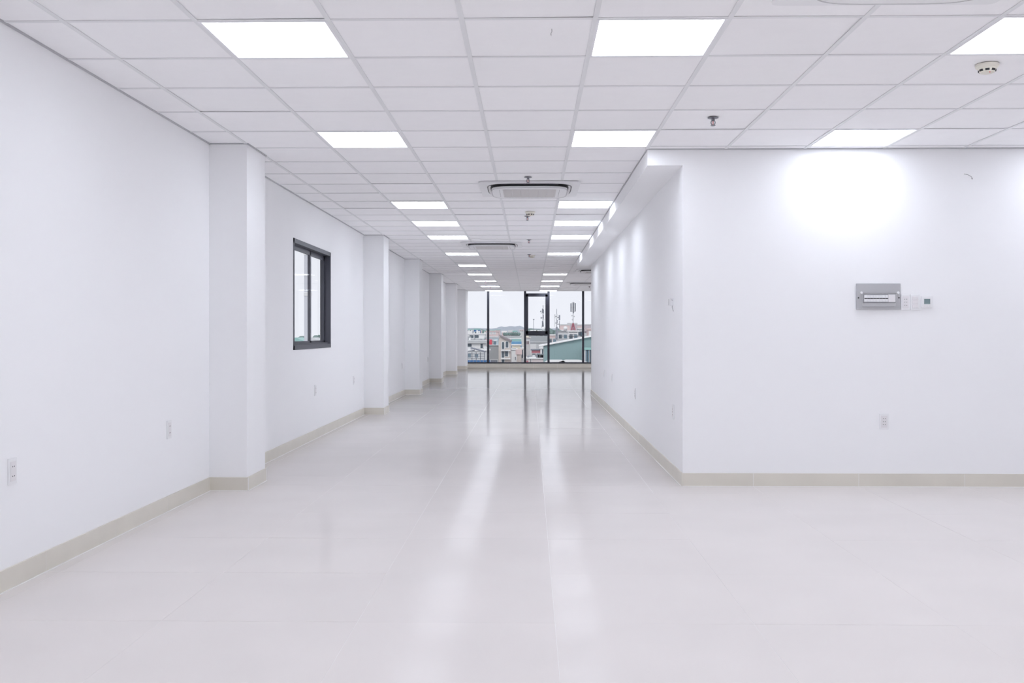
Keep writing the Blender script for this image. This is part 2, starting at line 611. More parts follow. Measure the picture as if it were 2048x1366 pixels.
# ------------------------------------------------------------------ ceiling lights
lp = thing('ceiling_light', '', 'ceiling light', (0, 0, ZC))
fm = MB()
h, w = 0.294, 0.014
fm.box(-h, h, -h, -h + w, -0.001, 0.012).box(-h, h, h - w, h, -0.001, 0.012).box(-h, -h + w, -h + w, h - w, -0.001, 0.012).box(h - w, h, -h + w, h - w, -0.001, 0.012)
fm.build('frame', M['led_frame'], lp)
dm = MB().box(-h + w, h - w, -h + w, h - w, 0.003, 0.009).mesh('diffuser', M['led_frame'])
dm.materials.append(M['led'])                # only the face towards the room gives off light
for f in dm.polygons:
    f.material_index = 1 if f.normal.z < -0.9 else 0
link('diffuser', dm, lp)
ORD = ['nearest', 'second', 'third', 'fourth', 'fifth', 'sixth', 'seventh', 'eighth', 'ninth', 'tenth', 'eleventh']
first = [True]


def place_light(i, j, label, group):
    o = lp if first[0] else copy_tree(lp)
    first[0] = False
    o.location = (GX + GS * (i + 0.5), GY + GS * (j + 0.5), ZC)
    tag(o, label, 'ceiling light', group)


for k, j in enumerate(LIGHTS_L):
    n = 'furthest' if k == 10 else ORD[k] + (' from the camera' if k else '')
    place_light(-2, j, f'lit square LED panel in the left row of ceiling lights, {n}', 'left row of ceiling lights')
for k, j in enumerate(LIGHTS_M):
    n = 'furthest' if k == 9 else ORD[k] + (' from the camera' if k else '')
    place_light(1, j, f'lit square LED panel in the middle row beside the beam, {n}', 'middle row of ceiling lights')
place_light(4, 0, 'lit square LED panel cut off by the upper right edge, near the smoke detector', 'right row of ceiling lights')
place_light(4, 4, 'lit square LED panel right above the core wall with the breaker box', 'right row of ceiling lights')
for (i, j) in [(7, 0), (7, 4)] + HID:
    place_light(i, j, 'lit square LED panel outside the picture', 'ceiling lights out of view')

# ------------------------------------------------------------------ ceiling cassette air conditioners
AH = 0.475


def sq(a, n=64, e=4.6):
    out = []
    for k in range(n):
        t = 2 * math.pi * k / n
        c, s = math.cos(t), math.sin(t)
        out.append((a * math.copysign(abs(c) ** (2 / e), c), a * math.copysign(abs(s) ** (2 / e), s)))
    return out


def ring(outer, inner, z0, z1):
    n = len(outer)
    mb = MB()
    vs = [(*p, z0) for p in outer] + [(*p, z0) for p in inner] + [(*p, z1) for p in outer] + [(*p, z1) for p in inner]
    fs = []
    for k in range(n):
        q = (k + 1) % n
        fs += [(k, q, n + q, n + k), (2 * n + k, 3 * n + k, 3 * n + q, 2 * n + q), (k, 2 * n + k, 2 * n + q, q), (n + k, n + q, 3 * n + q, 3 * n + k)]
    return mb.add(vs, fs)


ac = thing('cassette_air_conditioner', '', 'air conditioner', (0, 0, ZC))
ring(sq(AH, e=26), sq(0.405), -0.013, -0.0008).build('outer_frame', M['plastic'], ac)
MB().prism(sq(0.404), -0.004, -0.001).build('outlet_recess', M['black'], ac)
ring(sq(0.368), sq(0.352), -0.029, -0.004).build('outlet_rim', M['black'], ac)
inner = MB().prism(sq(0.366), -0.046, -0.029).build('centre_panel', M['plastic'], ac, bevel=0.002)
ring(sq(0.3662), sq(0.358), -0.0468, -0.0455).build('edge_band', M['panel2'], inner)
for k in range(4):
    lv = MB()
    pts = []
    for t in range(13):
        y = -0.27 + 0.54 * t / 12
        pts.append((0.385 - 0.9 * 0.025 * (abs(y) / 0.27) ** 4 * 0.5, y))
    w = 0.0105
    poly = [(x - w, y) for x, y in pts] + [(x + w, y) for x, y in pts[::-1]]
    lv.prism(poly, -0.017, -0.013)
    lo = lv.build('louver', M['plastic2'] if k % 2 == 0 else M['dark_alu'], ac)  # near and far louvers charcoal, painting in their shaded undersides
    lo.rotation_euler = (0, 0, k * math.pi / 2)
    g = MB()
    g.box(-0.0012, 0.0012, -0.24, 0.24, -0.0466, -0.046)
    go = g.build('parting_line', M['wire'], inner)
    go.rotation_euler = (0, 0, k * math.pi / 2)
    go.location = (0.285 * math.cos(k * math.pi / 2), 0.285 * math.sin(k * math.pi / 2), 0)
gr = MB()
for k in range(30):
    y = -0.25 + 0.5 * k / 29
    gr.box(-0.25, 0.25, y - 0.004, y + 0.004, -0.049, -0.046)
for k in range(7):
    x = -0.25 + 0.5 * k / 6
    gr.box(x - 0.004, x + 0.004, -0.254, 0.254, -0.0488, -0.046)
gr.build('intake_grille', M['grille'], inner)
ACS = [(-0.008, 9.45, 'white cassette air conditioner nearest down the ceiling, before the beam lights'),
       (-0.608, 15.45, 'white cassette air conditioner further down the corridor, left of centre'),
       (1.492, 3.68, 'white cassette air conditioner cut off at the upper right picture edge'),
       (1.492, 21.80, 'white cassette air conditioner half hidden behind the core wall, nearer of two'),
       (1.492, 27.30, 'white cassette air conditioner half hidden behind the core wall, nearest the window')]
for k, (x, y, lab) in enumerate(ACS):
    o = ac if k == 0 else copy_tree(ac)
    o.location = (x, y, ZC)
    tag(o, lab, 'air conditioner', 'ceiling cassette air conditioners')

# ------------------------------------------------------------------ sprinklers and smoke detectors
sp = thing('sprinkler', '', 'sprinkler', (0, 0, ZC))
MB().lathe([(0.035, 0.0), (0.035, -0.003), (0.022, -0.007), (0.012, -0.008)], 20).build('escutcheon', M['steel'], sp, smooth=True)
MB().lathe([(0.011, -0.006), (0.011, -0.02), (0.008, -0.022)], 12).build('body', M['steel'], sp)
MB().path([(-0.010, 0, -0.02), (-0.014, 0, -0.03), (-0.010, 0, -0.044), (0, 0, -0.049)], 0.0028).path([(0.010, 0, -0.02), (0.014, 0, -0.03), (0.010, 0, -0.044), (0, 0, -0.049)], 0.0028).build('yoke', M['steel'], sp)
MB().tube((0, 0, -0.022), (0, 0, -0.045), 0.0026).build('glass_bulb', M['red'], sp)
MB().lathe([(0.004, -0.047), (0.016, -0.0505), (0.016, -0.0525), (0.003, -0.0525)], 14).build('deflector', M['steel'], sp)
SPR = [(-0.02, 8.75, 'metal sprinkler head just before the nearest cassette air conditioner'),
       (-0.035, 11.67, 'metal sprinkler head just beyond the small cream smoke detector'),
       (-0.02, 14.60, 'metal sprinkler head level with the second air conditioner'),
       (-0.02, 17.30, 'metal sprinkler head beside the far smoke detector'),
       (1.192, 6.36, 'metal sprinkler head in front of the core wall corner'),
       (-1.21, 26.35, 'tiny far sprinkler head between the left row lights, nearer one'),
       (-1.21, 29.35, 'tiny far sprinkler head between the left row lights, nearer the window'),
       (1.77, 29.1, 'tiny far sprinkler head at the right before the window')]
for k, (x, y, lab) in enumerate(SPR):
    o = sp if k == 0 else copy_tree(sp)
    o.location = (x, y, ZC - 0.0005)
    tag(o, lab, 'sprinkler', 'ceiling sprinkler heads')

sd = thing('smoke_detector', '', 'smoke detector', (0, 0, ZC))
MB().lathe([(0.058, 0.0), (0.058, -0.012), (0.052, -0.018), (0.046, -0.020)], 28).build('base', M['cream'], sd, smooth=True)
MB().lathe([(0.044, -0.018), (0.044, -0.026), (0.036, -0.042), (0.022, -0.047), (0.008, -0.048)], 28).build('sensor_head', M['cream'], sd, smooth=True)
for k in range(8):
    a = R(90 + 22.5 + 45 * k)
    v = MB().box(0.036, 0.0435, -0.010, 0.010, -0.037, -0.027).build('vent', M['black'], sd)
    v.rotation_euler = (0, 0, a)
MB().tube((0.0, -0.03, -0.044), (0.0, -0.03, -0.0475), 0.003).build('indicator', M['red'], sd)
for k, (x, y, lab) in enumerate([(2.39, 5.13, 'round cream smoke detector at the upper right, below the cut off light'),
                                 (0.0, 11.25, 'round cream smoke detector beyond the nearest air conditioner'),
                                 (0.03, 17.55, 'small far cream smoke detector beside a sprinkler head')]):
    o = sd if k == 0 else copy_tree(sd)
    o.location = (x, y, ZC - 0.0005)
    tag(o, lab, 'smoke detector', 'ceiling smoke detectors')

p = px(1103, 52, 4.55)
wr = MB().path([(0, 0, 0), (0.001, 0, -0.012), (-0.004, -0.002, -0.022), (-0.003, -0.004, -0.032)], 0.0012)
tag(wr.build('hanging_wire', M['wire'], loc=(p.x, 4.5, ZC + 0.003)), 'tiny bent wire hanging from a ceiling tile near the top centre', 'wire')

# ------------------------------------------------------------------ wall fittings
def holes(parent, pts, r=0.0027):
    for (x, z) in pts:
        MB().tube((x, -0.0112, z), (x, -0.0085, z), r, n=8).build('pin_hole', M['black'], parent)


def frame_ring(x0, x1, z0, z1, w, ya, yb):
    m = MB()
    m.box(x0, x1, ya, yb, z0, z0 + w).box(x0, x1, ya, yb, z1 - w, z1).box(x0, x0 + w, ya, yb, z0 + w, z1 - w).box(x1 - w, x1, ya, yb, z0 + w, z1 - w)
    return m


def socket(rows):
    t = thing('wall_socket', '', 'socket')
    MB().box(-0.035, 0.035, -0.008, 0, -0.06, 0.06).build('cover_plate', M['plastic'], t, bevel=0.002)
    MB().box(-0.023, 0.023, -0.0105, -0.007, -0.045, 0.045).build('insert', M['plastic2'], t, bevel=0.001)
    holes(t, [(sx * 0.0075, z) for z in rows for sx in (-1, 1)])
    return t


s3 = socket((-0.023, 0.0, 0.023))
s2 = socket((-0.022, 0.022))


def wall_at(u, v):
    q = px(u, v, YC)
    return q.x, q.z


x, z = wall_at(1767.5, 843)
s3.location = (x, YC, z)
tag(s3, 'white triple socket low on the core wall above the baseboard', 'socket', 'white wall sockets')
x, z = wall_at(1810.5, 604.5)
o = copy_tree(s3)
o.location = (x, YC, z)
tag(o, 'white triple socket right beside the grey breaker box', 'socket', 'white wall sockets')
sw_x, sw_z = wall_at(1829.5, 604.5)
sw = thing('light_switch', 'white three gang light switch between socket and thermostat', 'switch', (sw_x, YC, sw_z))
MB().box(-0.035, 0.035, -0.008, 0, -0.06, 0.06).build('cover_plate', M['plastic'], sw, bevel=0.002)
for zz in (-0.03, 0.0, 0.03):
    rk = MB().box(-0.022, 0.022, -0.012, -0.007, zz - 0.0135, zz + 0.0135).build('rocker', M['plastic2'], sw, bevel=0.0015)
x, z = wall_at(1852.5, 604)
th = thing('thermostat', 'square white thermostat with small grey green screen', 'thermostat', (x, YC, z))
MB().box(-0.041, 0.041, -0.016, 0, -0.045, 0.045).build('housing', M['plastic'], th, bevel=0.004)
frame_ring(-0.026, 0.026, -0.019, 0.026, 0.003, -0.018, -0.015).build('screen_bezel', M['plastic2'], th)
MB().box(-0.023, 0.023, -0.0172, -0.0158, -0.016, 0.023).build('screen', M['lcd'], th)
for xx in (-0.02, 0.0, 0.02):
    MB().box(xx - 0.006, xx + 0.006, -0.018, -0.0155, -0.035, -0.028).build('button', M['plastic2'], th, bevel=0.001)

# breaker box
x, z = wall_at(1755.5, 593)
bb = thing('breaker_box', 'grey breaker box with a row of white breakers on the core wall', 'breaker box', (x, YC, z))
MB().box(-0.166, 0.166, -0.018, 0, -0.099, 0.099).build('back_plate', M['panel'], bb, bevel=0.003)
cov = MB()
cov.prism([(-0.130, 0.030), (0.138, 0.030), (0.128, -0.070), (0.118, -0.083), (-0.118, -0.083), (-0.126, -0.070)], -0.022, -0.017, axis='y')
co = cov.build('hinged_cover', M['panel2'], bb, bevel=0.002)
frame_ring(-0.122, 0.126, -0.050, 0.018, 0.006, -0.026, -0.021).build('cover_frame', M['panel3'], co)
MB().box(-0.128, 0.134, -0.026, -0.021, 0.026, 0.030).build('hinge_rail', M['panel'], co)
MB().box(-0.118, 0.118, -0.0245, -0.021, -0.078, -0.0745).build('finger_ridge', M['panel3'], co)
for k in range(8):
    xx = -0.112 + k * 0.0226
    b = MB().box(xx + 0.0006, xx + 0.022, -0.030, -0.021, -0.041, 0.009).build('breaker', M['plastic'], bb, bevel=0.001)
    MB().box(xx + 0.001, xx + 0.0216, -0.0312, -0.029, -0.0195, -0.0125).build('toggle', M['black'], b)
MB().box(0.069, 0.122, -0.032, -0.021, -0.044, 0.013).build('main_breaker', M['plastic2'], bb, bevel=0.0015)
for sx in (-0.132, 0.146):
    MB().tube((sx, -0.028, 0.028), (sx, -0.016, 0.028), 0.0095, n=14).build('hinge_knob', M['plastic'], bb)
for sx in (-0.152, 0.153):
    MB().tube((sx, -0.0195, -0.011), (sx, -0.016, -0.011), 0.0055, n=12).build('screw', M['black'], bb)

# wire poking out of the core wall
x, z = wall_at(1943, 356)
wv = MB().path([(-0.055, -0.002, 0.030), (-0.03, -0.006, 0.024), (-0.006, -0.008, 0.010), (0.0, -0.010, 0.0), (0.004, -0.012, -0.012)], 0.0016)
wv.path([(0.0, -0.010, 0.0), (-0.004, -0.012, -0.010)], 0.002)
wv.path([(-0.055, -0.002, 0.030), (-0.056, 0.004, 0.030)], 0.0016)
tag(wv.build('loose_wire', M['wire'], loc=(x, YC, z)), 'thin loose wire poking out high on the core wall', 'wire')

# sockets of the left wall and the corridor wall
LS = [(4.42, 'white double socket on the left wall at the left picture edge'),
      (6.36, 'white double socket on the left wall just before the first pillar'),
      (10.72, 'white double socket on the left wall under the sliding window'),
      (13.05, 'white double socket on the left wall just before the second pillar'),
      (18.0, 'far white socket on the left wall just before the third pillar'),
      (22.55, 'far white socket on the left wall just before the fourth pillar')]
for k, (y, lab) in enumerate(LS):
    o = s2 if k == 0 else copy_tree(s2)
    o.location = (XL, y, 0.535 if k < 4 else 0.56)
    o.rotation_euler = (0, 0, math.pi / 2)
    tag(o, lab, 'socket', 'white wall sockets')
RS = [(7.92, 'white socket on the corridor wall nearest its corner'), (10.78, 'white socket on the corridor wall, second from its corner'),
      (13.85, 'white socket on the corridor wall, third from its corner'), (15.35, 'white socket on the corridor wall, furthest from its corner')]
for k, (y, lab) in enumerate(RS):
    o = copy_tree(s3)
    o.location = (XC, y, 0.53 if k != 1 else 0.50)
    o.rotation_euler = (0, 0, -math.pi / 2)
    tag(o, lab, 'socket', 'white wall sockets')
cr = thing('door_controller', 'small white controller with a dangling wire high on the corridor wall', 'controller', (XC, 8.0, 1.425), -math.pi / 2)
MB().box(-0.05, 0.05, -0.022, 0, -0.032, 0.032).build('housing', M['plastic'], cr, bevel=0.003)
MB().box(-0.046, -0.042, -0.0235, -0.02, -0.026, 0.026).build('edge_slot', M['wire'], cr)
MB().path([(0.045, -0.006, -0.028), (0.058, -0.010, -0.045), (0.075, -0.006, -0.065), (0.082, -0.003, -0.078)], 0.0016).build('dangling_wire', M['wire'], cr)
MB().path([(0.05, -0.010, 0.012), (0.075, -0.014, 0.018), (0.08, -0.008, 0.008)], 0.0014).build('dangling_wire', M['wire'], cr)

# ------------------------------------------------------------------ the city outside
ZG = -16.0
struct('ground', MB().box(-900, 900, -900, 1500, ZG - 1, ZG), mat('city_ground', (0.42, 0.42, 0.42), 0.9, noise=0.2, nscale=0.05), 'grey ground of the city far below')


def C(x, y, Y):
    """measured in the enlarged view of the far window"""
    return px(920 + x / 6.829, 560 + y / 6.829, Y)


def cm(name, col, rough=0.7):
    return mat('city_' + name, col, rough)


WHITE = cm('white_render', (0.80, 0.81, 0.82))
PALE = cm('pale_grey_render', (0.60, 0.62, 0.64))
GREY = cm('grey_render', (0.36, 0.38, 0.40))
PINK = cm('pink_render', (0.70, 0.57, 0.57))
BEIGE = cm('beige_render', (0.60, 0.55, 0.52))
PBLUE = cm('pale_blue_glazing', (0.58, 0.70, 0.76), 0.3)
BLUE = cm('blue_sheet', (0.055, 0.16, 0.36), 0.5)
ROOFG = cm('slate_roof', (0.22, 0.24, 0.29))
ROOFM = cm('mauve_roof', (0.28, 0.25, 0.27))
TEAL = cm('teal_sheet', (0.31, 0.44, 0.455), 0.5)
TEALR = cm('teal_roof', (0.30, 0.52, 0.50), 0.5)
RED = cm('red_sheet', (0.50, 0.19, 0.23), 0.5)
SIGN = cm('red_sign', (0.70, 0.10, 0.14), 0.5)
CREAM = cm('cream_render', (0.80, 0.76, 0.64))
GLASSD = cm('dark_window_glass', (0.10, 0.13, 0.16), 0.2)
GLASSB = cm('blue_window_glass', (0.16, 0.24, 0.30), 0.2)
STEEL = cm('galvanised_steel', (0.26, 0.28, 0.32), 0.5)
LEAF = mat('city_foliage_hazed', (0.16, 0.23, 0.22), 0.8, noise=0.3, nscale=0.8)  # leaf green greyed towards blue, distance haze put into the colour
BARK = cm('bark', (0.12, 0.10, 0.08))
HAZE = cm('hazed_hill', (0.46, 0.51, 0.58))  # atmospheric haze is mixed into this hill colour


def house(name, label, x0, x1, y, Y, depth, m, wins=(), slab=WHITE, slab_h=0.35, cat='building', group=None, wmat=GLASSD, bands=(), over=0.3):
    """flat-roofed house whose front stands at distance Y between crop columns x0..x1 with its top at crop row y"""
    a, b = C(x0, y, Y), C(x1, y, Y)
    cx = (a.x + b.x) / 2
    t = thing(name, label, cat, (cx, Y, ZG), group=group)
    hw, top = (b.x - a.x) / 2, a.z - ZG
    MB().box(-hw, hw, 0, depth, 0, top - slab_h).build('wall', m, t)
    if slab:
        MB().box(-hw - over, hw + over, -over, depth + over, top - slab_h, top).build('roof_slab', slab, t)
    for w in wins:
        p, q = C(w[0], w[2], Y), C(w[1], w[3], Y)
        xa, xb, zt, zb = p.x - cx, q.x - cx, p.z - ZG, q.z - ZG
        f = MB()
        e = 0.12
        f.box(xa - e, xb + e, -0.12, 0.02, zt, zt + e).box(xa - e, xb + e, -0.12, 0.02, zb - e, zb).box(xa - e, xa, -0.12, 0.02, zb, zt).box(xb, xb + e, -0.12, 0.02, zb, zt)
        fo = f.build('window', WHITE, t)
        MB().box(xa, xb, -0.05, 0.01, zb, zt).build('pane', w[4] if len(w) > 4 else wmat, fo)
    hr = random.Random(int(x0 * 7 + Y))
    if hw > 3 and slab and group is None:           # tanks, vents and condensers on the flat roof
        for k in range(4):
            ux, uy = hr.uniform(-hw * .85, hw * .75), hr.uniform(0.6, depth * 0.8)
            uw, uh = hr.uniform(0.4, 1.1), hr.uniform(0.4, 1.1)
            MB().box(ux, ux + uw, uy, uy + 0.7, top, top + uh).build('roof_unit', hr.choice([STEEL, PALE, GREY, WHITE]), t)
    if not wins and slab_h < 1.0 and group is None:
        nw = max(2, int(hw * 2 / 2.6))
        for r in range(3):
            for k in range(nw):
                wx, wz = -hw + 2 * hw * (k + 0.5) / nw, top - slab_h - 1.6 - r * 3.1
                fo = MB().box(wx - 0.65, wx + 0.65, -0.10, 0.02, wz - 0.85, wz + 0.75).build('window', WHITE if m is not WHITE else PALE, t)
                MB().box(wx - 0.52, wx + 0.52, -0.14, -0.08, wz - 0.7, wz + 0.62).build('pane', GLASSB if (k + r) % 2 else GLASSD, fo)
    for (bx0, bx1, by0, by1, bm, out) in bands:
        p, q = C(bx0, by0, Y), C(bx1, by1, Y)
        MB().box(p.x - cx, q.x - cx, -out, 0.05, q.z - ZG, p.z - ZG).build('ledge', bm, t)
    return t


def blob(r, seed, sq_=0.8, n=2):
    bm = bmesh.new()
    bmesh.ops.create_icosphere(bm, subdivisions=n, radius=r)
    rnd = random.Random(seed)
    for v in bm.verts:
        v.co *= 1 + rnd.uniform(-0.16, 0.16)
        v.co.z *= sq_
    me = bpy.data.meshes.new('crown')
    bm.to_mesh(me)
    bm.free()
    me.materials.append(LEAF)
    return me


def tree(label, pos, r, group, seed):
    y_new = pos.y + (seed % 10) * 6.0 * max(r, 3)
    pos = Vector((pos.x * y_new / pos.y, y_new, CAM_Z + (pos.z - CAM_Z) * y_new / pos.y))
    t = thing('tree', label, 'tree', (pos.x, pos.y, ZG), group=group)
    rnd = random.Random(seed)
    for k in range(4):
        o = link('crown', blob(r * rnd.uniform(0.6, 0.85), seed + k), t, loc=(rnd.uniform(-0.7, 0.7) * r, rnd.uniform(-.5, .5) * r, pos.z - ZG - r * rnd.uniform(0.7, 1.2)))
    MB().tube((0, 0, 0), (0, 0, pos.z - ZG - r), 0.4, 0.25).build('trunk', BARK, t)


# left bay
house('terrace_house', 'white flat roofed house with two dark windows at the left of the view', 78, 335, 728, 310, 12, WHITE,
      [(130, 185, 754, 795), (197, 255, 752, 792)], bands=[(78, 340, 800, 812, PALE, 0.6)])
house('balcony_house', 'white house with long balcony ledges below the upper left roofs', 40, 366, 822, 288, 12, WHITE,
      [(105, 160, 872, 912), (280, 312, 872, 930)], slab=PALE, bands=[(40, 366, 852, 860, PALE, 0.8), (40, 366, 938, 946, GREY, 0.8)])
t = house('yard_block', 'pale grey blue block behind the steel canopy at the lower left', 30, 385, 950, 262, 10, PALE, [(110, 150, 1000, 1060), (200, 250, 1010, 1060)], wmat=GLASSB)
a, b = C(105, 985, 245), C(335, 1095, 245)
t = thing('steel_canopy', 'dark roofed open steel canopy above the blue fence', 'canopy', ((a.x + b.x) / 2, 245, ZG))
hw = (b.x - a.x) / 2
rz0, rz1, rz2 = C(0, 985, 245).z - ZG, C(0, 955, 245).z - ZG, C(0, 928, 245).z - ZG
MB().prism([(-hw * 0.45, rz2 - 0.2), (-hw * 0.45, rz2), (hw, rz0 + 0.2), (hw, rz0 - 0.1)], 0, 6, 'y').build('roof', ROOFG, t)
MB().prism([(-hw * 1.2, rz0), (-hw * 1.2, rz0 + 0.15), (-hw * 0.3, rz1), (-hw * 0.3, rz1 - 0.2)], 0, 6, 'y').build('roof', ROOFG, t)
for k in range(5):
    xx = -hw + 2 * hw * k / 4
    MB().box(xx - 0.09, xx + 0.09, 0, 0.18, 0, rz0).build('post', STEEL, t)
for yy in (1010, 1040, 1070):
    zz = C(0, yy, 245).z - ZG
    MB().box(-hw, hw, 0, 0.12, zz - 0.08, zz + 0.08).build('rail', STEEL, t)
a, b = C(40, 1094, 228), C(415, 1094, 228)
t = thing('blue_fence', 'deep blue sheet fence along the bottom left of the view', 'fence', ((a.x + b.x) / 2, 228, ZG))
hw = (b.x - a.x) / 2
n = 8
for k in range(n):
    xa = -hw + 2 * hw * k / n
    MB().box(xa + 0.05, xa + 2 * hw / n - 0.05, 0, 0.2, 0, a.z - ZG).build('sheet_panel', BLUE, t)
    MB().box(xa - 0.06, xa + 0.06, -0.05, 0.25, 0, a.z - ZG + 0.1).build('post', STEEL, t)
house('blue_tank_house', 'small far house with a blue front on the left skyline', 188, 272, 664, 470, 8, BLUE, slab=TEALR, slab_h=0.6, over=0.1)
for k, (x, y, r) in enumerate([(150, 668, 5), (300, 662, 5), (345, 668, 4), (110, 690, 4)]):
    tree('dark far tree on the left skyline, ' + ('second from the left', 'third from the left', 'rightmost', 'leftmost')[k], C(x, y, 920), r * 1.6, 'far skyline trees', 40 + k)

# second bay
house('pink_house', 'pale pink house left of the gabled house', 360, 525, 692, 345, 10, PINK, [(410, 440, 715, 740, PALE), (455, 485, 715, 740, PALE)], slab=PINK)
t = house('glazed_house', 'pale blue glazed house with a red sign beside the mullion', 350, 516, 772, 305, 10, PBLUE, slab=PALE, bands=[(350, 516, 830, 836, PALE, 0.2), (455, 459, 790, 900, PALE, 0.2)])
a, b = C(350, 812, 305), C(438, 882, 305)
MB().box(a.x - t.location.x, b.x - t.location.x, -0.5, -0.1, b.z - ZG, a.z - ZG).build('sign_board', SIGN, t)
house('grey_block', 'plain grey block below the pale blue glazed house', 374, 528, 888, 282, 8, GREY, [(418, 512, 1090, 1135, ROOFG)], slab=PALE, slab_h=0.15)

Y = 272
a, b = C(527, 1140, Y), C(690, 1140, Y)
cx = (a.x + b.x) / 2
t = thing('gabled_house', 'beige narrow house with sloping mauve roof and arched windows', 'building', (cx, Y, ZG))


def L(x, y):
    p = C(x, y, Y)
    return (p.x - cx, p.z - ZG)


MB().prism([(L(527, 0)[0], 0), (L(690, 0)[0], 0), L(690, 835), L(545, 765), L(527, 840)], 0, 12, 'y').build('wall', BEIGE, t)
MB().prism([L(536, 748), L(545, 770), L(698, 845), L(698, 822)], -0.6, 12.4, 'y').build('roof', ROOFM, t)
for (x0, x1, y0_, y1_, arch) in [(572, 604, 845, 942, 1), (624, 660, 838, 922, 1), (570, 602, 975, 1060, 0), (615, 656, 970, 1042, 0), (570, 605, 1085, 1140, 0)]:
    p, q = L(x0, y0_), L(x1, y1_)
    e = 0.18

    def outline(g):
        w0, w1 = p[0] - g, q[0] + g
        if not arch:
            return [(w0, q[1] - g), (w1, q[1] - g), (w1, p[1] + g), (w0, p[1] + g)]
        r = (w1 - w0) / 2
        c = (w0 + w1) / 2
        return [(w0, q[1] - g), (w1, q[1] - g)] + [(c + r * math.cos(R(s)), p[1] + g - r + r * math.sin(R(s))) for s in range(0, 181, 20)]
    f = MB().prism(outline(e), -0.15, 0.02, 'y').build('window', WHITE, t)
    MB().prism(outline(0), -0.2, -0.12, 'y').build('pane', GLASSD, f)
for (x0, x1, y_) in [(560, 690, 955), (560, 690, 1068)]:
    MB().box(L(x0, 0)[0], L(x1, 0)[0], -0.9, 0, L(0, y_)[1] - 0.3, L(0, y_)[1]).build('balcony', WHITE, t)

t = house('white_roof_terrace', 'white building with a dark planted roof edge behind the gabled house', 585, 840, 762, 350, 9, WHITE, slab=PALE)
for k in range(9):
    xx = C(605 + 25 * k, 760, 350)
    link('roof_plant', blob(0.75, 70 + k, 0.9, 1), t, loc=(xx.x - t.location.x, 0.8, xx.z - ZG + 0.55))
house('white_narrow_house', 'white narrow house right of the gabled house', 692, 772, 940, 295, 8, WHITE, [(752, 762, 1050, 1090)])
house('teal_roof_house', 'small house with a teal roof in the second bay', 712, 822, 806, 338, 8, WHITE, slab=TEALR, slab_h=3.0)
house('blue_roof_house', 'small house with a bright blue roof in the second bay', 706, 826, 842, 326, 8, PALE, slab=cm('bright_blue_sheet', (0.16, 0.36, 0.60)), slab_h=2.0)
house('cream_house', 'small cream house under the blue roof', 708, 826, 880, 315, 8, CREAM, [(712, 762, 930, 962, GLASSB)], slab=WHITE)
house('pink_door_house', 'narrow pinkish grey house beside the open sash mullion', 774, 832, 950, 277, 5, BEIGE, slab=PINK, slab_h=1.4)
house('white_gate_house', 'white narrow house with one tall dark window beside the central mullion', 834, 884, 925, 284, 5, WHITE, [(842, 862, 955, 1065)])

# central bay
Y = 335
a, b = C(955, 845, Y), C(1200, 845, Y)
t = house('ribbed_roof_house', 'wide white house with a pale ribbed sloping roof under the sash', 955, 1200, 842, Y, 12, WHITE,
          [(1040, 1097, 870, 942, PALE)], slab=None)
hw = (b.x - a.x) / 2
z0_, z1_ = C(0, 846, Y).z - ZG, C(0, 768, Y + 10).z - ZG
MB().prism([(-0.5, z0_ - 0.2), (10, z1_ - 0.2), (10, z1_), (-0.5, z0_)], -hw - .4, hw + .4, 'x').build('roof', PALE, t)
for k in range(9):
    f = (k + 0.5) / 9
    MB().box(-hw - .4, hw + .4, -0.5 + 10.5 * f - 0.1, -0.5 + 10.5 * f + 0.1, z0_ + (z1_ - z0_) * f - 0.1, z0_ + (z1_ - z0_) * f + 0.22).build('roof_rib', GREY, t)
house('beige_arch_house', 'small beige house with an arched doorway left under the sash', 884, 958, 780, 318, 8, PALE, [(905, 945, 835, 880, ROOFM)], slab=BEIGE)
house('red_wall_house', 'house with a dull red sheet front under the sash', 978, 1100, 948, 300, 8, RED, slab=ROOFG, slab_h=0.3)
house('white_side_house', 'narrow white house between the red front and the green shed', 1098, 1200, 925, 296, 8, WHITE, [(1118, 1135, 945, 1020)])
t = house('pink_terrace_block', 'low pale pink terrace with parapet clutter in front of the red house', 884, 1200, 1062, 262, 12, cm('pale_pink', (0.72, 0.64, 0.65)), [(905, 935, 1100, 1135, RED), (958, 972, 1075, 1140, ROOFM)], slab=WHITE)
for k, xx in enumerate((1062, 1085, 1110, 1130, 1150)):
    q = C(xx, 1062, 262)
    MB().box(q.x - t.location.x - 0.45, q.x - t.location.x + 0.35, 0.4, 1.2, q.z - ZG, q.z - ZG + 0.8 + 0.25 * (k % 2)).build('roof_unit', STEEL, t)

# green sheet-metal shed
Y = 235
a, b = C(1150, 905, Y), C(1830, 765, Y)
t = thing('green_shed', 'big green corrugated metal shed with white sloping roof edge', 'shed', ((a.x + b.x) / 2, Y, ZG))
cx = (a.x + b.x) / 2
zl, zr = a.z - ZG, b.z - ZG
MB().prism([(a.x - cx, 0), (b.x - cx, 0), (b.x - cx, zr), (a.x - cx, zl)], 0.1, 16, 'y').build('wall', TEAL, t)
MB().prism([(a.x - cx - 1.2, zl - 0.1), (b.x - cx + .5, zr + 0.0), (b.x - cx + .5, zr + 0.16), (a.x - cx - 1.2, zl + 0.16)], -0.6, 16.5, 'y').build('roof', WHITE, t)
n = 34
for k in range(n):
    xx = a.x - cx + (b.x - a.x) * (k + 0.5) / n
    zz = zl + (zr - zl) * (k + 0.5) / n
    MB().box(xx - 0.10, xx + 0.10, 0, 0.12, 0, zz).build('corrugation', TEAL, t)
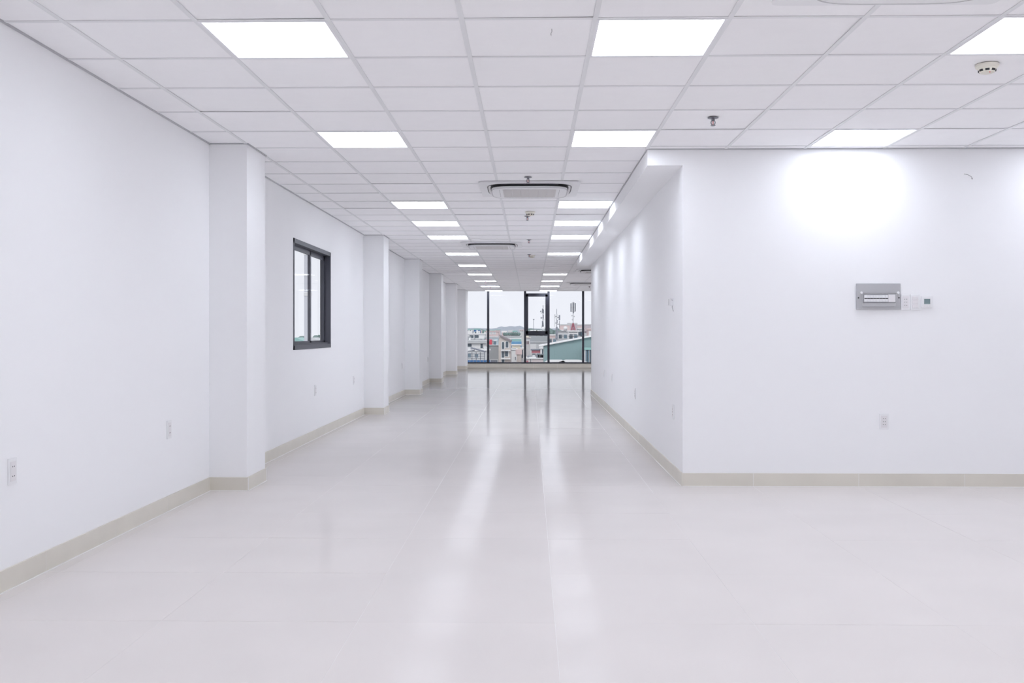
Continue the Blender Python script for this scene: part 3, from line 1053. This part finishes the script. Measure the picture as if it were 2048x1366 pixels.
house('glass_shop', 'low block with dark blue glazing at the lower right of the view', 1697, 1830, 925, 230, 4, PALE,
      [(1712, 1735, 940, 1135, GLASSB), (1742, 1765, 940, 1135, GLASSB), (1770, 1815, 940, 1135, GLASSD)], slab=TEALR, slab_h=0.5)
for k, xx in enumerate((1300, 1540)):
    q = C(xx, 1120, 226)
    tag(MB().box(-2.2 - k, 2.2 + k, 0, 1.5, 0, q.z - ZG).prism([(-2.4 - k, q.z - ZG), (2.4 + k, q.z - ZG), (1.6, q.z - ZG + .5), (-1.6, q.z - ZG + .5)], -0.3, 1.8, 'y').build('white_roof_hut', WHITE, loc=(q.x, 226, ZG)),
        'small white roof peeping up before the green shed, ' + ('left one' if k == 0 else 'right one'), 'hut')
house('ribbed_pink_house', 'pinkish ribbed house behind the green shed roof, left', 1200, 1325, 742, 305, 8, PINK, slab=WHITE, bands=[(1200, 1325, yy, yy + 4, BEIGE, 0.15) for yy in (765, 785, 805)])
house('grey_tank_house', 'grey house carrying the white round tank behind the shed', 1335, 1474, 692, 328, 10, PALE, slab=GREY, bands=[(1360, 1470, 760, 766, GREY, 0.2)])
house('mast_house', 'white banded house under the tall red based mast', 1482, 1615, 690, 315, 10, WHITE, slab=WHITE, bands=[(1490, 1605, 708, 722, GREY, 0.1), (1482, 1615, 760, 766, GREY, 0.4), (1500, 1590, 735, 745, PALE, 0.1)])
house('grey_side_house', 'narrow grey house right of the mast house', 1618, 1690, 655, 330, 9, PALE, slab=WHITE)
house('pink_right_house', 'pink house at the right edge of the far window', 1752, 1860, 662, 290, 9, PINK, [(1765, 1790, 700, 790, WHITE)], slab=PINK)
for k, (x0, x1, y_, Yy) in enumerate([(1365, 1500, 602, 900), (1480, 1600, 586, 930), (1590, 1700, 606, 960), (1690, 1790, 600, 990)]):
    house('far_block', 'pale pinkish far block on the skyline behind the masts, ' + ('leftmost', 'second from left', 'third from left', 'rightmost')[k], x0, x1, y_, Yy, 20, PINK if k % 2 == 0 else cm('far_mauve', (0.52, 0.48, 0.52)), slab=PALE, slab_h=1.2, group='far skyline blocks')


def tank(x, y, Y, r, label):
    q = C(x, y, Y)
    t = thing('water_tank', label, 'tank', (q.x, Y, q.z - r), group='round roof tanks')
    MB().lathe([(r * math.cos(R(s)), r + r * math.sin(R(s))) for s in range(-80, 81, 16)], 20).build('tank_shell', WHITE, t, smooth=True)
    for s in (-1, 1):
        MB().tube((s * r * .6, 0, -0.08), (s * r * .6, 0, r * .4), 0.12).build('leg', STEEL, t)


tank(1440, 660, 329, 0.70, 'round white tank on the grey roof between two masts')
house('tank_house', 'pale house carrying a round tank behind the sash', 1085, 1195, 690, 352, 8, WHITE, slab=PALE)
tank(1138, 662, 353, 0.66, 'round white tank behind the sash, right of the plain pole')


def mast(label, x, ytop, ybot, Y, panels, legs=None, extra=(), deep=0.0):
    q, g = C(x, ytop, Y), C(x, ybot, Y)
    h = q.z - g.z
    t = thing('antenna_mast', label, 'mast', (q.x, Y, g.z), group='roof antenna masts')
    s = Y / F_PX / 6.829
    MB().tube((0, 0, (ZG - g.z) if deep else 0), (0, 0, h), 4.5 * s, 3 * s).build('pole', STEEL, t)
    for (dx, dy, p0, p1, w) in panels:
        xx = dx * s
        za, zb = h - (p1 - ytop) * s, h - (p0 - ytop) * s
        po = MB().box(xx - w * s / 2, xx + w * s / 2, dy * s - 0.2, dy * s + 0.2, za, zb).build('panel_antenna', PALE if (int(dx) % 2) else STEEL, t, bevel=0.03)
        MB().tube((0, 0, (za + zb) / 2), (xx, dy * s, (za + zb) / 2), 0.09).build('bracket', STEEL, po)
    if legs:
        l0, lw, lm = legs
        zt = h - (l0 - ytop) * s
        for sx in (-1, 1):
            for sy in (-1, 1):
                MB().tube((sx * lw * s, sy * lw * s, 0), (sx * 4 * s, sy * 4 * s, zt), 0.14).build('leg', lm, t)
        for k in range(3):
            f0, f1 = k / 3, (k + 1) / 3
            w0 = lw + (4 - lw) * f0
            w1_ = lw + (4 - lw) * f1
            MB().tube((-w0 * s, -w0 * s, zt * f0), (w1_ * s, -w1_ * s, zt * f1), 0.1).build('brace', lm, t)
            MB().tube((w0 * s, -w0 * s, zt * f0), (-w1_ * s, -w1_ * s, zt * f1), 0.1).build('brace', lm, t)
    for (dx, p, r) in extra:
        zz = h - (p - ytop) * s
        MB().lathe([(0.05, -0.2), (r * s, 0.0), (r * s, 0.25), (0.05, 0.3)], 12, (dx * s, -0.4, zz)).build('dish', PALE, t)
    return t


REDL = cm('red_lattice', (0.36, 0.12, 0.16))
mast('tall antenna mast with clustered panels and red lattice base, right bay', 1545, 298, 686, 318,
     [(-30, 0, 318, 436, 15), (-13, -12, 308, 440, 13), (4, 5, 305, 455, 16), (19, -12, 308, 440, 12), (32, 3, 316, 430, 11)], legs=(590, 28, REDL), extra=[(-16, 490, 7), (14, 500, 7), (-12, 545, 6)])
mast('shorter antenna mast with three upright panels above the shed roof', 1322, 395, 815, 240,
     [(-27, 0, 468, 525, 14), (-27, 0, 535, 640, 7), (3, -8, 465, 530, 10), (36, 0, 478, 548, 20), (36, 0, 555, 650, 8), (4, 0, 545, 590, 14)], legs=(640, 14, STEEL))
mast('lattice antenna mast seen through the open sash, at its right', 1131, 345, 668, 420,
     [(5, 0, 345, 395, 14), (-6, 3, 390, 450, 14), (10, -4, 400, 460, 12), (-30, 0, 420, 440, 14), (-22, 0, 505, 530, 14), (8, 0, 470, 530, 12), (-8, 0, 560, 640, 10)], legs=(560, 14, STEEL), extra=[(-20, 455, 7), (12, 545, 7)], deep=1)
mast('plain thin pole with small head seen through the sash', 1006, 532, 668, 430, [(0, 0, 534, 546, 20)], deep=1)

for k, (x, y, r) in enumerate([(1232, 640, 3.6), (1275, 645, 4.0), (1312, 655, 3.0)]):
    tree('green tree behind the right sash mullion, ' + ('left', 'middle', 'right')[k] + ' one', C(x, y, 390), r, 'green trees right of the sash', 90 + k)
for k, x in enumerate((905, 960, 1010, 1060, 1110)):
    tree('low dark skyline tree behind the sash, ' + ORD[k].replace('nearest', 'first') + ' from the left', C(x, 655, 1050), 7, 'skyline trees behind the sash', 120 + k)

# pale low houses filling the distance
rnd = random.Random(11)
for k in range(34):
    Yy = 400 + 14 * ((k * 13) % 34)
    x0 = -400 + 2700 * ((k * 0.618) % 1.0)
    y_ = rnd.uniform(686, 715) if Yy < 560 else rnd.uniform(672, 694)
    w_ = rnd.uniform(50, 110)
    m = rnd.choice([WHITE, PALE, PINK, WHITE, CREAM, PALE])
    wins = [(x0 + w_ * f, x0 + w_ * f + 10, y_ + 12, y_ + 24) for f in (0.2, 0.6)]
    rm = rnd.choice([WHITE, PALE, ROOFM, TEALR, PINK])
    names = {WHITE: 'white', PALE: 'pale grey', PINK: 'pink', CREAM: 'cream', ROOFM: 'mauve', TEALR: 'teal'}
    bay = ['left of the view', 'through the left bay', 'through the second bay', 'through the sash bay', 'through the right bay', 'right of the view'][sum(x0 + w_ / 2 > e for e in (60, 380, 885, 1205, 1800))]
    house('distant_house', f'{names[m]} low house with {names[rm]} roof far off {bay}', x0, x0 + w_, y_, Yy, 12, m, wins, slab=rm, slab_h=rnd.uniform(.4, 1.6), group='distant low houses')
for k in range(14):       # nearer houses beyond both ends of the view
    Yy = 225 + 13 * k
    x0 = rnd.uniform(-500, -230) if k % 2 else rnd.uniform(1890, 2200)
    w_ = rnd.uniform(120, 220)
    y_ = rnd.uniform(720, 900)
    wins = [(x0 + w_ * f, x0 + w_ * f + 22, y_ + 30, y_ + 70) for f in (0.15, 0.45, 0.75)]
    house('side_house', 'flat roofed house beyond the edge of the far window view', x0, x0 + w_, y_, Yy, 10, rnd.choice([WHITE, PALE, BEIGE, PINK]), wins, slab=rnd.choice([WHITE, PALE, ROOFG]), group='houses beyond the view')

# hills on the horizon
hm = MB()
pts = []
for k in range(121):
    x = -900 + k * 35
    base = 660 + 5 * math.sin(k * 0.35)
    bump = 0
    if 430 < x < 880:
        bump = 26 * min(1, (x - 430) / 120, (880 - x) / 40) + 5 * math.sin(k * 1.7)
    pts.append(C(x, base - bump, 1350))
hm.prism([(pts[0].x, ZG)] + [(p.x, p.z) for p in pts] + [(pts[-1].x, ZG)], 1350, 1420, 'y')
struct('hills', hm, HAZE, 'hills on the horizon with bluish grey haze in their colour')

# outside the side window
for k, (u, v, r) in enumerate([(570, 673, 1.6), (592, 672, 1.5), (603, 669, 1.7), (628, 674, 1.2), (640, 668, 1.4), (655, 672, 1.5), (668, 673, 1.4)]):
    tree('haze tinted tree top low in the side window, ' + ORD[k].replace('nearest', 'first') + ' from the left', px(u, v, 150), r, 'trees outside the side window', 200 + k)
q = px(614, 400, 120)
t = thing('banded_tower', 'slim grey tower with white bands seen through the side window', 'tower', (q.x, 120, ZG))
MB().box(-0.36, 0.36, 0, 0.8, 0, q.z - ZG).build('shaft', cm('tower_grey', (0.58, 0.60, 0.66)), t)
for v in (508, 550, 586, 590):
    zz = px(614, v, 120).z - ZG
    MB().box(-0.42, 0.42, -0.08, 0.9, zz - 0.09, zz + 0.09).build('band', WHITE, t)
for k in range(4):
    q = px(560 + 32 * k, 680, 135)
    house_t = thing('low_roof', 'pale low roof outside the side window', 'building', (q.x, 135, ZG), group='roofs outside the side window')
    MB().box(-1.4, 1.4, 0, 4, 0, q.z - ZG - 0.3).build('wall', WHITE, house_t)
    MB().prism([(-1.6, q.z - ZG - 0.3), (1.6, q.z - ZG - 0.3), (0, q.z - ZG + 0.35)], -0.2, 4.2, 'y').build('roof', TEALR if k % 2 else PALE, house_t)
